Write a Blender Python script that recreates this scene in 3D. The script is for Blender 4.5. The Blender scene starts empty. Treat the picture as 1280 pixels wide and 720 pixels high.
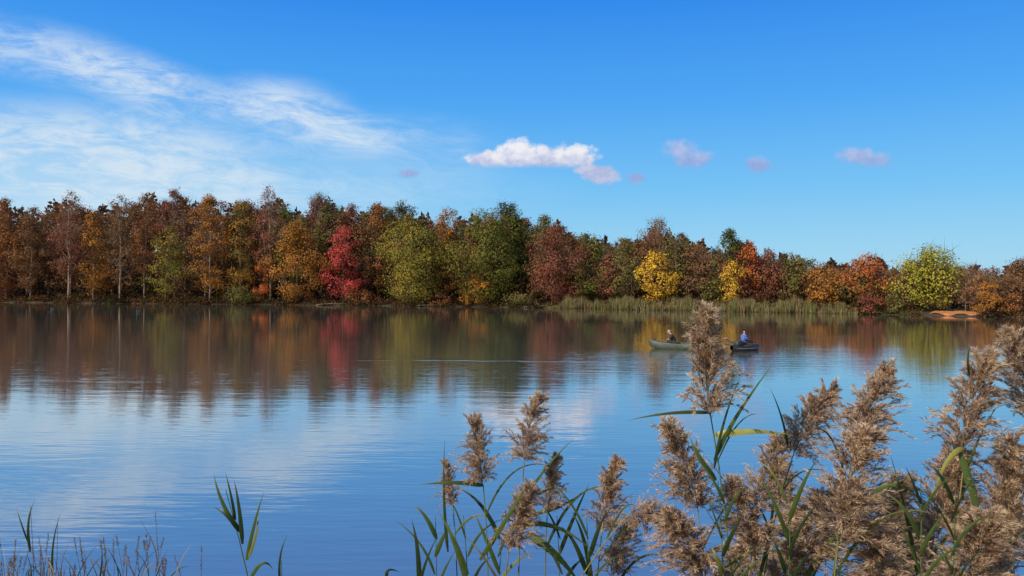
import bpy, math, random
import numpy as np
from mathutils import Vector, Matrix
rng = np.random.default_rng(7)
random.seed(7)
S = bpy.context.scene
COL = S.collection
S.view_settings.view_transform = 'Standard'
S.view_settings.look = 'None'
S.view_settings.exposure = 0
F = 1005.0
PITCH = -0.002; ROLL = 0.0068
CAMZ = 4.0
fw = Vector((0, math.cos(PITCH), math.sin(PITCH)))
u0 = Vector((0, -math.sin(PITCH), math.cos(PITCH))); r0 = Vector((1, 0, 0))
rt = r0*math.cos(ROLL) + u0*math.sin(ROLL)
up = -r0*math.sin(ROLL) + u0*math.cos(ROLL)
CAMP = Vector((0, 0, CAMZ))
def ray(px, py):
    d = fw + rt*((px-640)/F) - up*((py-360)/F)
    return d/d.y
def P(px, py, Y): return CAMP + ray(px, py)*Y
cd = bpy.data.cameras.new('camera'); cam = bpy.data.objects.new('camera', cd); COL.objects.link(cam)
cd.sensor_width = 36; cd.lens = F/1280*36; cd.clip_start = 0.05; cd.clip_end = 9000
M = Matrix.Identity(4)
for i in range(3):
    M[i][0] = rt[i]; M[i][1] = up[i]; M[i][2] = -fw[i]; M[i][3] = CAMP[i]
cam.matrix_world = M
S.camera = cam

# ------------------------------------------------------------------ helpers
def nrm(a): return a/np.maximum(np.linalg.norm(a, axis=-1, keepdims=True), 1e-9)
class Acc:
    def __init__(s): s.V = []; s.F = []; s.C = []; s.n = 0
    def add(s, V, Fc, C):
        V = np.asarray(V, float).reshape(-1, 3); Fc = np.asarray(Fc, int).reshape(-1, 4)
        C = np.asarray(C, float)
        if C.ndim == 1: C = np.tile(C[:3], (len(V), 1))
        s.V.append(V); s.F.append(Fc+s.n); s.C.append(C[:, :3]); s.n += len(V)
    def diamonds(s, c, d, l, w, C, normal=None):
        n = len(c); d = nrm(d)
        if normal is None: side = nrm(np.cross(d, nrm(rng.normal(size=(n, 3)))))
        else: side = nrm(np.cross(d, normal)); d = nrm(np.cross(normal, side))
        l = np.broadcast_to(l, (n,))[:, None]; w = np.broadcast_to(w, (n,))[:, None]
        V = np.stack([c, c+d*l*.45+side*w*.5, c+d*l, c+d*l*.45-side*w*.5], 1)
        C = np.broadcast_to(np.asarray(C, float), (n, 3))
        s.add(V.reshape(-1, 3), np.arange(4*n).reshape(n, 4), np.repeat(C, 4, 0))
    def tube(s, pts, rad, sides, C):
        pts = np.asarray(pts, float); m = len(pts); rad = np.broadcast_to(rad, (m,))
        t = nrm(np.gradient(pts, axis=0)); ref = np.array([.31, .92, .17])
        a = nrm(np.cross(t, ref)); b = np.cross(t, a)
        th = np.arange(sides)/sides*2*math.pi
        V = pts[:, None]+rad[:, None, None]*(a[:, None]*np.cos(th)[None, :, None]+b[:, None]*np.sin(th)[None, :, None])
        i = np.arange(m-1)[:, None]*sides; k = np.arange(sides)[None]; k2 = (k+1) % sides
        Fc = np.stack([i+k, i+k2, i+sides+k2, i+sides+k], -1).reshape(-1, 4)
        s.add(V.reshape(-1, 3), Fc, C)
    def blade(s, p0, p1, p2, w, C0, C1, n=9, fold=.25, face=None):
        p0, p1, p2 = [np.asarray(q, float) for q in (p0, p1, p2)]
        t = np.linspace(0, 1, n)[:, None]
        c = (1-t)**2*p0+2*t*(1-t)*p1+t*t*p2
        tg = nrm(np.gradient(c, axis=0))
        ref = np.array([0, -1., .25]) if face is None else np.asarray(face, float)
        side = nrm(np.cross(tg, ref)+1e-6); nn = np.cross(side, tg)
        wp = w*.5*np.clip(np.minimum((t*5+.45), 1)*(1-t**1.7), .02, 1)
        V = np.stack([c-side*wp, c+nn*wp*fold, c+side*wp], 1).reshape(-1, 3)
        i = np.arange(n-1)*3
        Fc = np.concatenate([np.stack([i, i+1, i+4, i+3], -1), np.stack([i+1, i+2, i+5, i+4], -1)])
        Cc = np.asarray(C0)*(1-t)+np.asarray(C1)*t
        s.add(V, Fc, np.repeat(Cc, 3, 0))
    def mesh(s, name, mat, smooth=False):
        V = np.concatenate(s.V); Fc = np.concatenate(s.F); C = np.concatenate(s.C)
        me = bpy.data.meshes.new(name)
        me.vertices.add(len(V)); me.vertices.foreach_set('co', V.astype(np.float32).ravel())
        me.loops.add(len(Fc)*4); me.loops.foreach_set('vertex_index', Fc.astype(np.int32).ravel())
        me.polygons.add(len(Fc)); me.polygons.foreach_set('loop_start', (np.arange(len(Fc))*4).astype(np.int32))
        at = me.color_attributes.new('Col', 'FLOAT_COLOR', 'POINT')
        at.data.foreach_set('color', np.concatenate([np.clip(C, 0, 1), np.ones((len(C), 1))], 1).astype(np.float32).ravel())
        me.update(calc_edges=True)
        if smooth: me.polygons.foreach_set('use_smooth', np.ones(len(Fc), bool))
        me.materials.append(mat)
        return me
def link(name, me, parent=None):
    o = bpy.data.objects.new(name, me); COL.objects.link(o)
    if parent: o.parent = parent
    return o
def tag(o, label, cat, group=None, kind=None):
    o['label'] = label; o['category'] = cat
    if group: o['group'] = group
    if kind: o['kind'] = kind
    return o
def empty(name, loc, label, cat, group=None):
    o = link(name, None); o.location = loc; o.empty_display_size = .2
    return tag(o, label, cat, group)

# ------------------------------------------------------------------ materials
def newmat(name):
    m = bpy.data.materials.new(name); m.use_nodes = True
    nt = m.node_tree; nt.nodes.clear()
    return m, nt, nt.nodes.new('ShaderNodeOutputMaterial')
def attr_mat(name, rough, transl, noise_scale, lo, hi, spec=.2):
    m, nt, out = newmat(name); N = nt.nodes; L = nt.links
    a = N.new('ShaderNodeAttribute'); a.attribute_name = 'Col'
    g = N.new('ShaderNodeNewGeometry')
    no = N.new('ShaderNodeTexNoise'); no.inputs['Scale'].default_value = noise_scale; L.new(g.outputs['Position'], no.inputs['Vector'])
    mr = N.new('ShaderNodeMapRange'); mr.inputs[1].default_value = .3; mr.inputs[2].default_value = .7
    mr.inputs[3].default_value = lo; mr.inputs[4].default_value = hi; L.new(no.outputs[0], mr.inputs[0])
    v = N.new('ShaderNodeVectorMath'); v.operation = 'SCALE'; L.new(a.outputs['Color'], v.inputs[0]); L.new(mr.outputs[0], v.inputs['Scale'])
    if spec > 0:
        p = N.new('ShaderNodeBsdfPrincipled'); p.inputs['Roughness'].default_value = rough; p.inputs['Specular IOR Level'].default_value = spec
        L.new(v.outputs[0], p.inputs['Base Color'])
    else:
        p = N.new('ShaderNodeBsdfDiffuse'); L.new(v.outputs[0], p.inputs['Color'])
    if transl > 0:
        t = N.new('ShaderNodeBsdfTranslucent'); L.new(v.outputs[0], t.inputs['Color'])
        mx = N.new('ShaderNodeMixShader'); mx.inputs[0].default_value = transl
        L.new(p.outputs[0], mx.inputs[1]); L.new(t.outputs[0], mx.inputs[2]); L.new(mx.outputs[0], out.inputs[0])
    else: L.new(p.outputs[0], out.inputs[0])
    return m
M_leaf = attr_mat('autumn_foliage', .7, .3, .5, .85, 1.15, 0)
M_bark = attr_mat('bark', .9, 0, 3., .7, 1.3, 0)
M_reedleaf = attr_mat('reed_leaf', .45, .3, 30., .85, 1.15, .4)
M_plume = attr_mat('seed_fluff', .75, .42, 25., .8, 1.2, 0)
M_stem = attr_mat('reed_stem', .5, .1, 25., .8, 1.2, .3)
def plain(name, col, rough=.6, metal=0, var=.15, scale=6.):
    m, nt, out = newmat(name); N = nt.nodes; L = nt.links
    no = N.new('ShaderNodeTexNoise'); no.inputs['Scale'].default_value = scale
    tc = N.new('ShaderNodeTexCoord'); L.new(tc.outputs['Object'], no.inputs['Vector'])
    cr = N.new('ShaderNodeValToRGB'); cr.color_ramp.elements[0].position = .35; cr.color_ramp.elements[1].position = .65
    cr.color_ramp.elements[0].color = [c*(1-var) for c in col]+[1]; cr.color_ramp.elements[1].color = [min(1, c*(1+var)) for c in col]+[1]
    L.new(no.outputs[0], cr.inputs[0])
    p = N.new('ShaderNodeBsdfPrincipled'); p.inputs['Roughness'].default_value = rough; p.inputs['Metallic'].default_value = metal
    L.new(cr.outputs[0], p.inputs['Base Color']); L.new(p.outputs[0], out.inputs[0])
    return m

# ------------------------------------------------------------------ terrain
def shore(px):
    d = np.interp(px, [-500, 0, 400, 640, 900, 1060, 1200, 1280, 1800], [172, 164, 160, 153, 136, 128, 120, 116, 105])
    return d+1.0*np.sin(px*.045)+.6*np.sin(px*.12+1)
def gz(x, y):
    x = np.asarray(x, float); y = np.asarray(y, float)
    px = np.clip(640+F*x/np.maximum(y, 1.), -700, 2000)
    s = np.maximum(y-shore(px), np.abs(x)-260)
    zf = np.interp(s, [-30, -8, 0, .8, 8, 60, 400], [-2, -1, -.05, .3, .8, 1.6, 6])
    zn = np.interp(y, [-50, -3, 0, 2, 7, 8.5, 14], [2.6, 2.5, 2.35, 1.75, 0, -.6, -2])
    return np.maximum(zf, zn)
xs = np.concatenate([[-5000, -2000, -900, -500, -350], np.arange(-264, 265, 3.), [350, 500, 900, 2000, 5000]])
ys = np.concatenate([[-3000, -800, -200, -60, -30, -15], np.arange(-8, 15, .5), np.arange(15, 95, 8), np.arange(95, 200, 1.), [205, 215, 230, 260, 320, 450, 800, 2000, 6000]])
X, Yg = np.meshgrid(xs, ys); Z = gz(X, Yg)
Z = Z+np.where(Z > .1, rng.normal(size=Z.shape)*.03, 0)
nx = len(xs); V = np.stack([X, Yg, Z], -1).reshape(-1, 3)
ii, jj = np.meshgrid(np.arange(len(ys)-1), np.arange(nx-1), indexing='ij'); b = ii*nx+jj
Fc = np.stack([b, b+1, b+nx+1, b+nx], -1).reshape(-1, 4)
m, nt, out = newmat('leaf_littered_soil'); N = nt.nodes; L = nt.links
g = N.new('ShaderNodeNewGeometry')
n1 = N.new('ShaderNodeTexNoise'); n1.inputs['Scale'].default_value = .35; n1.inputs['Detail'].default_value = 8
n2 = N.new('ShaderNodeTexNoise'); n2.inputs['Scale'].default_value = 9; n2.inputs['Detail'].default_value = 6
L.new(g.outputs['Position'], n1.inputs['Vector']); L.new(g.outputs['Position'], n2.inputs['Vector'])
c1 = N.new('ShaderNodeValToRGB'); e = c1.color_ramp.elements
e[0].position = .35; e[0].color = (.045, .03, .02, 1); e[1].position = .62; e[1].color = (.05, .05, .022, 1)  # soil darkened throughout, with the far bank's shade put into its colour
k = e.new(.5); k.color = (.085, .05, .028, 1)
c2 = N.new('ShaderNodeValToRGB'); c2.color_ramp.elements[0].color = (.5, .5, .5, 1); c2.color_ramp.elements[1].color = (1.3, 1.2, 1.1, 1)
L.new(n1.outputs[0], c1.inputs[0]); L.new(n2.outputs[0], c2.inputs[0])
mm = N.new('ShaderNodeVectorMath'); mm.operation = 'MULTIPLY'; L.new(c1.outputs[0], mm.inputs[0]); L.new(c2.outputs[0], mm.inputs[1])
p = N.new('ShaderNodeBsdfPrincipled'); p.inputs['Roughness'].default_value = .95; L.new(mm.outputs[0], p.inputs['Base Color'])
bp = N.new('ShaderNodeBump'); bp.inputs['Distance'].default_value = .05; L.new(n2.outputs[0], bp.inputs['Height']); L.new(bp.outputs[0], p.inputs['Normal'])
L.new(p.outputs[0], out.inputs[0]); M_ground = m
a = Acc(); a.add(V, Fc, (.1, .1, .1)); tag(link('ground', a.mesh('ground', M_ground, True)), 'leaf littered brown shore and wooded ground around the lake', 'ground', kind='structure')

# beach
M_dirt = plain('orange_dirt', (.46, .19, .06), .95, 0, .25, .8)
a = Acc(); nu, nv = 24, 8
pts = []
for j in range(nv):
    for i in range(nu):
        t = i/(nu-1); s = j/(nv-1)
        px = 1162+66*t
        edge = min(1, math.sin(t*math.pi)*2.2)**.6
        d = float(shore(px))+.5+(4.5*s+.5*math.sin(t*13))*edge
        x = (px-640)/F*d
        pts.append((x, d, float(gz(x, d))+.05*edge+.02))
b = [(j*nu+i, j*nu+i+1, (j+1)*nu+i+1, (j+1)*nu+i) for j in range(nv-1) for i in range(nu-1)]
a.add(pts, b, (.4, .2, .1)); tag(link('beach', a.mesh('beach', M_dirt, True)), 'small orange dirt beach on the far shore at right', 'beach', kind='structure')

# ------------------------------------------------------------------ water
m, nt, out = newmat('lake_water'); N = nt.nodes; L = nt.links
def mth(op, a_, b_=None, c_=None, clamp=False, nt=None):
    nt = nt or globals()['nt']
    n = nt.nodes.new('ShaderNodeMath'); n.operation = op; n.use_clamp = clamp
    for i, q in enumerate((a_, b_, c_)):
        if q is None: continue
        if isinstance(q, (int, float)): n.inputs[i].default_value = q
        else: nt.links.new(q, n.inputs[i])
    return n.outputs[0]
g = N.new('ShaderNodeNewGeometry'); sp = N.new('ShaderNodeSeparateXYZ'); L.new(g.outputs['Position'], sp.inputs[0])
def wnoise(sx, sy, det, rot=0., off=0., dist=0.):
    mp = N.new('ShaderNodeMapping'); mp.inputs['Scale'].default_value = (sx, sy, 1); mp.inputs['Rotation'].default_value = (0, 0, rot); mp.inputs['Location'].default_value = (off, off, 0)
    L.new(g.outputs['Position'], mp.inputs[0])
    n = N.new('ShaderNodeTexNoise'); n.inputs['Scale'].default_value = 1; n.inputs['Detail'].default_value = det; n.inputs['Distortion'].default_value = dist
    L.new(mp.outputs[0], n.inputs['Vector']); return n.outputs[0]
h1 = mth('MULTIPLY', wnoise(.4, 1.5, 2, .12), .0068)
h2 = mth('MULTIPLY', wnoise(1.2, 6.0, 2, -.06, 3.), .0032)
h3 = mth('MULTIPLY', wnoise(.08, .3, 1, .05, 9.), .006)
big = wnoise(.012, .07, 3, .03, 5.)
mr = N.new('ShaderNodeMapRange'); mr.inputs[1].default_value = .35; mr.inputs[2].default_value = .65; mr.inputs[3].default_value = .45; mr.inputs[4].default_value = 1.35; L.new(big, mr.inputs[0])
sy = mth('ADD', sp.outputs[1], mth('MULTIPLY', sp.outputs[0], -.03))
def bump1(v, c, w):
    t = mth('DIVIDE', mth('SUBTRACT', v, c), w); return mth('POWER', 2.718, mth('MULTIPLY', mth('MULTIPLY', t, t), -1.))
wob = mth('MULTIPLY', wnoise(.15, .1, 2, 0, 2.), 2.)
st = mth('MULTIPLY', bump1(mth('ADD', sy, wob), 44.2, .35), bump1(sp.outputs[0], -2., 9.))
bo = mth('MULTIPLY', bump1(sp.outputs[1], 45., 6.), bump1(sp.outputs[0], 10., 9.))
calm = N.new('ShaderNodeMapRange'); calm.inputs[1].default_value = 45; calm.inputs[2].default_value = 110; calm.inputs[3].default_value = 1; calm.inputs[4].default_value = .6; L.new(sp.outputs[1], calm.inputs[0])
amp = mth('MULTIPLY', mth('ADD', mr.outputs[0], mth('ADD', mth('MULTIPLY', st, 2.), mth('MULTIPLY', bo, 2.))), calm.outputs[0])
hh = mth('ADD', mth('MULTIPLY', mth('ADD', h1, h2), amp), h3)
bp = N.new('ShaderNodeBump'); bp.inputs['Strength'].default_value = 1; bp.inputs['Distance'].default_value = 1; L.new(hh, bp.inputs['Height'])
fr = N.new('ShaderNodeFresnel'); fr.inputs['IOR'].default_value = 1.33; L.new(bp.outputs[0], fr.inputs['Normal'])
fac = mth('POWER', fr.outputs[0], .36)
gl = N.new('ShaderNodeBsdfGlossy'); gl.inputs['Roughness'].default_value = .035; gl.inputs['Color'].default_value = (.98, .96, .93, 1); L.new(bp.outputs[0], gl.inputs['Normal'])
df = N.new('ShaderNodeBsdfDiffuse'); df.inputs['Color'].default_value = (.12, .13, .11, 1)
mx = N.new('ShaderNodeMixShader'); L.new(fac, mx.inputs[0]); L.new(df.outputs[0], mx.inputs[1]); L.new(gl.outputs[0], mx.inputs[2]); L.new(mx.outputs[0], out.inputs[0])
a = Acc(); a.add([(-280, 4, 0), (280, 4, 0), (280, 215, 0), (-280, 215, 0)], [(0, 1, 2, 3)], (0, 0, 0))
tag(link('water', a.mesh('water', m)), 'calm blue lake mirroring the autumn trees and sky', 'lake', kind='structure')

# ------------------------------------------------------------------ world
w = bpy.data.worlds.new('World'); S.world = w; w.use_nodes = True
nt = w.node_tree; nt.nodes.clear(); N = nt.nodes; L = nt.links
SUN_EL = math.radians(36); SUNV = Vector((-.68, -.55, 0)).normalized()*math.cos(SUN_EL)+Vector((0, 0, math.sin(SUN_EL)))
wo = N.new('ShaderNodeOutputWorld'); bg = N.new('ShaderNodeBackground'); bg.inputs['Strength'].default_value = .1
sky = N.new('ShaderNodeTexSky'); sky.sky_type = 'NISHITA'; sky.sun_disc = False; sky.sun_elevation = SUN_EL
sky.sun_rotation = math.atan2(SUNV.x, SUNV.y); sky.ozone_density = 2
tc = N.new('ShaderNodeTexCoord'); sep = N.new('ShaderNodeSeparateXYZ'); L.new(tc.outputs['Generated'], sep.inputs[0])
def ramp(src, stops):
    r = N.new('ShaderNodeValToRGB'); e = r.color_ramp.elements
    while len(e) > 1: e.remove(e[-1])
    e[0].position = stops[0][0]; e[0].color = list(stops[0][1])+[1]
    for q, c in stops[1:]:
        k = e.new(q); k.color = list(c)+[1]
    L.new(src, r.inputs[0]); return r.outputs[0]
def mixc(f, a_, b_, mode='MIX'):
    n = N.new('ShaderNodeMix'); n.data_type = 'RGBA'; n.blend_type = mode; n.clamp_factor = True
    for s_, q in ((n.inputs[0], f), (n.inputs[6], a_), (n.inputs[7], b_)):
        if isinstance(q, (int, float)): s_.default_value = q
        elif isinstance(q, tuple): s_.default_value = (*q, 1)
        else: L.new(q, s_)
    return n.outputs[2]
def smooth(v, a_, b_, lo=0., hi=1.):
    n = N.new('ShaderNodeMapRange'); n.interpolation_type = 'SMOOTHSTEP'
    n.inputs[1].default_value = a_; n.inputs[2].default_value = b_; n.inputs[3].default_value = lo; n.inputs[4].default_value = hi
    L.new(v, n.inputs[0]); return n.outputs[0]
front = ramp(sep.outputs[2], [(0, (.42, .70, .86)), (.05, (.31, .65, .90)), (.12, (.17, .54, .93)), (.22, (.07, .39, .93)), (.34, (.022, .25, .86)), (1, (.02, .13, .5))])
back = ramp(sep.outputs[2], [(0, (.5, .52, .54)), (.3, (.3, .40, .52)), (1, (.1, .2, .42))])
side = smooth(sep.outputs[1], -.3, .5)
gr = mixc(side, back, front)
gr10 = mixc(1., gr, (10., 10., 10.), 'MULTIPLY')
base = mixc(.92, sky.outputs[0], gr10)
ysafe = mth('MAXIMUM', sep.outputs[1], .05, nt=nt)
uu = mth('DIVIDE', sep.outputs[0], ysafe, nt=nt); vv = mth('DIVIDE', sep.outputs[2], ysafe, nt=nt)
cmb = N.new('ShaderNodeCombineXYZ'); L.new(uu, cmb.inputs[0]); L.new(vv, cmb.inputs[1]); UV = cmb.outputs[0]
ahead = smooth(sep.outputs[1], .1, .3)
def cnoise(scale, sx, sy, rot, det, dist=0., off=(0, 0), rough=.6):
    mp = N.new('ShaderNodeMapping'); mp.inputs['Rotation'].default_value = (0, 0, rot); L.new(UV, mp.inputs[0])
    mp2 = N.new('ShaderNodeMapping'); mp2.inputs['Scale'].default_value = (sx, sy, 1); mp2.inputs['Location'].default_value = (*off, 0); L.new(mp.outputs[0], mp2.inputs[0])
    n = N.new('ShaderNodeTexNoise'); n.inputs['Scale'].default_value = scale; n.inputs['Detail'].default_value = det
    n.inputs['Distortion'].default_value = dist; n.inputs['Roughness'].default_value = rough
    L.new(mp2.outputs[0], n.inputs['Vector']); return n.outputs[0]
def ell(px, py, rx, ry, rot=0.):
    r = ray(px, py); cx, cy = r.x, r.z
    s1 = N.new('ShaderNodeVectorMath'); s1.operation = 'SUBTRACT'; L.new(UV, s1.inputs[0]); s1.inputs[1].default_value = (cx, cy, 0)
    q = s1.outputs[0]
    if rot:
        mp = N.new('ShaderNodeMapping'); mp.inputs['Rotation'].default_value = (0, 0, rot); L.new(q, mp.inputs[0]); q = mp.outputs[0]
    s2 = N.new('ShaderNodeVectorMath'); s2.operation = 'MULTIPLY'; L.new(q, s2.inputs[0]); s2.inputs[1].default_value = (F/rx, F/ry, 0)
    s3 = N.new('ShaderNodeVectorMath'); s3.operation = 'LENGTH'; L.new(s2.outputs[0], s3.inputs[0])
    return mth('SUBTRACT', 1., s3.outputs['Value'], nt=nt)
def mx_(lst):
    o = lst[0]
    for q in lst[1:]: o = mth('MAXIMUM', o, q, nt=nt)
    return o
def soft(e_, k): return smooth(e_, 0., .9, 0., k)
def sumn(lst):
    o = lst[0]
    for q in lst[1:]: o = mth('ADD', o, q, nt=nt)
    return o
cn = cnoise(4.4, 1.4, 4.2, .17, 10, .4, (2.1, .7), .66); cn2 = cnoise(13, 1., 3.6, .10, 9, .8, (0, 0), .72)
reg = sumn([soft(ell(50, 65, 220, 50, .2), .7), soft(ell(190, 108, 140, 46, .25), .8), soft(ell(110, 190, 360, 84, .05), .95), soft(ell(345, 130, 120, 46, .1), .8), soft(ell(405, 162, 120, 44, .15), .75), soft(ell(520, 180, 170, 50, .1), .35), soft(ell(60, 250, 560, 70), .5), soft(ell(440, 235, 330, 40), .25)])
nz = mth('ADD', mth('MULTIPLY', cn, .5, nt=nt), mth('MULTIPLY', cn2, .6, nt=nt), nt=nt)
cv = mth('MULTIPLY', smooth(nz, .42, .66), mth('MINIMUM', reg, .88, nt=nt), nt=nt)
cv = mth('ADD', mth('MULTIPLY', cv, .82, nt=nt), mth('MULTIPLY', reg, .18, nt=nt), nt=nt)
ca = mth('MULTIPLY', mth('MINIMUM', cv, .82, nt=nt), ahead, nt=nt)
hz = mth('MULTIPLY', smooth(ell(40, 270, 700, 170), 0., 1., 0., .5), ahead, nt=nt)
base = mixc(hz, base, (5.6, 7.6, 9.0))
base = mixc(ca, base, (7.0, 8.0, 8.9))
pn = cnoise(34, 1, 1.25, 0, 7); pn2 = cnoise(75, 1, 1.1, 0, 5, 0, (3, 1))
def puff(ells, namp, lo, hi):
    v = mx_([ell(*e_) for e_ in ells])
    v = mth('ADD', v, mth('MULTIPLY', mth('SUBTRACT', pn, .5, nt=nt), namp, nt=nt), nt=nt)
    v = mth('ADD', v, mth('MULTIPLY', mth('SUBTRACT', pn2, .5, nt=nt), namp*.6, nt=nt), nt=nt)
    return mth('MULTIPLY', smooth(v, lo, hi), ahead, nt=nt)
al = puff([(614, 200, 40, 16), (650, 197, 42, 26), (688, 199, 42, 26), (720, 201, 36, 24)], 1.15, .05, .5)
basecut = smooth(vv, ray(665, 212).z, ray(665, 203).z)
al = mth('MULTIPLY', al, basecut, nt=nt)
al3 = puff([(736, 212, 22, 10), (750, 218, 30, 15)], 1.0, .0, .5)
al = mth('MAXIMUM', al, al3, nt=nt)
zr = ray(660, 216).z; zt = ray(660, 180).z
shade = mth('ADD', smooth(vv, zr, zt), mth('MULTIPLY', mth('SUBTRACT', pn2, .5, nt=nt), 1.8, nt=nt), nt=nt)
shade = mth('ADD', shade, mth('MULTIPLY', mth('SUBTRACT', pn, .5, nt=nt), 1.6, nt=nt), nt=nt)
cc = mixc(shade, (4.3, 5.0, 7.4), (8.6, 8.6, 9.1))
base = mixc(al, base, cc)
al2 = puff([(850, 188, 28, 16), (870, 198, 36, 15), (948, 205, 24, 13), (1072, 196, 32, 14), (1092, 200, 34, 14), (795, 222, 14, 9), (512, 217, 18, 8)], 1.2, .0, .75)
sh2 = mth('ADD', smooth(vv, ray(900, 210).z, ray(900, 184).z, 0., .8), mth('MULTIPLY', mth('SUBTRACT', pn2, .5, nt=nt), 2., nt=nt), nt=nt)
base = mixc(mth('MULTIPLY', al2, .85, nt=nt), base, mixc(sh2, (3.0, 4.0, 7.0), (4.8, 5.4, 8.0)))
L.new(base, bg.inputs['Color']); L.new(bg.outputs[0], wo.inputs[0])
sl = bpy.data.lights.new('sun', 'SUN'); sl.energy = 4.8; sl.angle = math.radians(.5); sl.color = (1, .89, .74)
so = bpy.data.objects.new('sun', sl); COL.objects.link(so); so.rotation_euler = SUNV.to_track_quat('Z', 'Y').to_euler()
so.location = (-20, -20, 40)

# ------------------------------------------------------------------ trees
PAL = dict(rust=[(.34, .14, .05), (.22, .10, .045)], orange=[(.44, .20, .04), (.31, .14, .04)], gold=[(.68, .44, .05), (.52, .31, .04)],
  crimson=[(.56, .10, .085), (.40, .07, .065)], maroon=[(.29, .095, .06), (.19, .08, .05)], brown=[(.25, .13, .06), (.18, .10, .05)],
  olive=[(.20, .17, .05), (.13, .12, .04)], green=[(.12, .14, .035), (.20, .18, .04)], dkgreen=[(.06, .085, .03), (.10, .11, .03)],
  ygreen=[(.42, .37, .05), (.25, .26, .04)], grey=[(.25, .17, .13), (.2, .13, .10)], redorange=[(.56, .17, .05), (.40, .12, .045)],
  orgreen=[(.20, .17, .05), (.36, .18, .04)], greengold=[(.15, .155, .035), (.36, .27, .05)], darkrust=[(.17, .08, .04), (.11, .06, .035)])
KIND = dict(full=(.08, 80, 4.2, .30), tall=(.12, 76, 3.3, .29), sparse=(.24, 70, 1.75, .26), bare=(.25, 50, .7, .24), shrub=(.02, 24, 4.2, .25))
def build_tree(name, label, cat, px, top, wpx, Y, pal, kind, group=None, coarse=1.):
    X_ = P(px, 360, Y).x; g0 = float(gz(X_, Y))-.1; H = P(px, top, Y).z-g0; W = wpx/F*Y
    H = max(H, .8)
    b0, nc, kd, ls = KIND[kind]; ls *= coarse
    root = empty(name, (X_, Y, g0), label, cat, group)
    cb = H*b0; Hc = H-cb
    h = rng.random(nc); h[:3] = [.97, .93, .88]
    if kind in ('full', 'shrub'): prof = np.sin(math.pi*np.clip(h*.84+.14, 0, 1))**.6
    else: prof = np.sin(math.pi*np.clip(h**.85*.84+.14, 0, 1))**.7
    lob = 1+.22*np.sin(rng.random()*6+3*h*math.pi)
    th = rng.random(nc)*2*math.pi; r = W*.5*prof*np.sqrt(rng.random(nc))*.9*lob
    rc = W*(.075+.085*rng.random(nc))*(.75+.5*prof)
    bend = rng.normal(size=2)*.02*H
    cen = np.stack([r*np.cos(th)+bend[0]*h, r*np.sin(th)+bend[1]*h, cb+h*Hc-rc*.4*(h > .8)], 1)
    A = W*Hc*.72; n = int(kd*A/ls**2*1.05); n = max(250, min(n, 9500))
    wt = rc**2; wt /= wt.sum(); ci = rng.choice(nc, n, p=wt)
    dd = nrm(rng.normal(size=(n, 3)))*(rng.random(n)**.45)[:, None]
    pos = cen[ci]+dd*rc[ci][:, None]*np.array([1.15, 1.15, .85])+rng.normal(size=(n, 3))*.12; pos[:, 2] = np.maximum(pos[:, 2], .1)
    cA, cB = [np.array(q) for q in PAL[pal]]
    mixv = rng.random(nc)[ci][:, None]; mixv = np.clip(mixv+rng.normal(size=(n, 1))*.15, 0, 1)
    br = (.74+.48*rng.random(nc))[ci][:, None]*(.9+.2*rng.random((n, 1)))
    C = (cA*mixv+cB*(1-mixv))*br
    axisv = pos-np.array([0, 0, cb+Hc*.4]); nv = nrm(dd)*.8+nrm(axisv)*.8+rng.normal(size=(n, 3))*.32; nv = nrm(nv)
    a = Acc(); a.diamonds(pos, rng.normal(size=(n, 3))+np.array([0, 0, -.3]), ls*(.8+.7*rng.random(n)), ls*(.7+.4*rng.random(n)), C, nv)
    link('crown', a.mesh('crown', M_leaf), root)
    bark = np.array({'sparse': (.29, .21, .15), 'bare': (.25, .18, .145), 'tall': (.22, .16, .12)}.get(kind, (.10, .075, .055)))*(.6+.5*rng.random())
    a = Acc(); R0 = max(.03, .0105*H)*(1.2 if kind == 'full' else .8)
    tz = np.linspace(0, .93, 8); wob = rng.normal(size=(8, 2))*.012*H; wob[0] = 0
    if kind == 'shrub': tz = tz*.6
    tp = np.stack([bend[0]*tz+wob[:, 0]*.5, bend[1]*tz+wob[:, 1]*.5, tz*H], 1)
    a.tube(tp, R0*(1-tz*.9), 7, bark)
    for i in range(nc):
        if kind != 'bare' and i % 2: continue
        c = cen[i]; z0 = max(.08*H, min(c[2]*.8, c[2]-abs(r[i])*.8)); k = np.interp(z0, tp[:, 2], np.arange(8)); kk = int(k); f_ = k-kk
        p0 = tp[kk]*(1-f_)+tp[min(kk+1, 7)]*f_
        mid = (p0+c)/2+np.array([0, 0, -.05*np.linalg.norm(c-p0)])+rng.normal(size=3)*.1
        rr = R0*.3*(1-z0/H*.6); a.tube([p0, mid, c], [rr, rr*.6, rr*.2], 4, bark)
        nt_ = 18 if kind in ('bare', 'sparse') else 6
        d_ = nrm(rng.normal(size=(nt_, 3))+np.array([0, 0, 1.])+nrm(c-p0)*.5)
        a.diamonds(np.repeat(((mid+c*2)/3)[None], nt_, 0)+rng.normal(size=(nt_, 3))*rc[i]*.25, d_, rc[i]*(.9+1.1*rng.random(nt_)), .05 if kind != 'shrub' else .03, bark*.8)
    link('trunk', a.mesh('trunk', M_bark, True), root)
    return root
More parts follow.
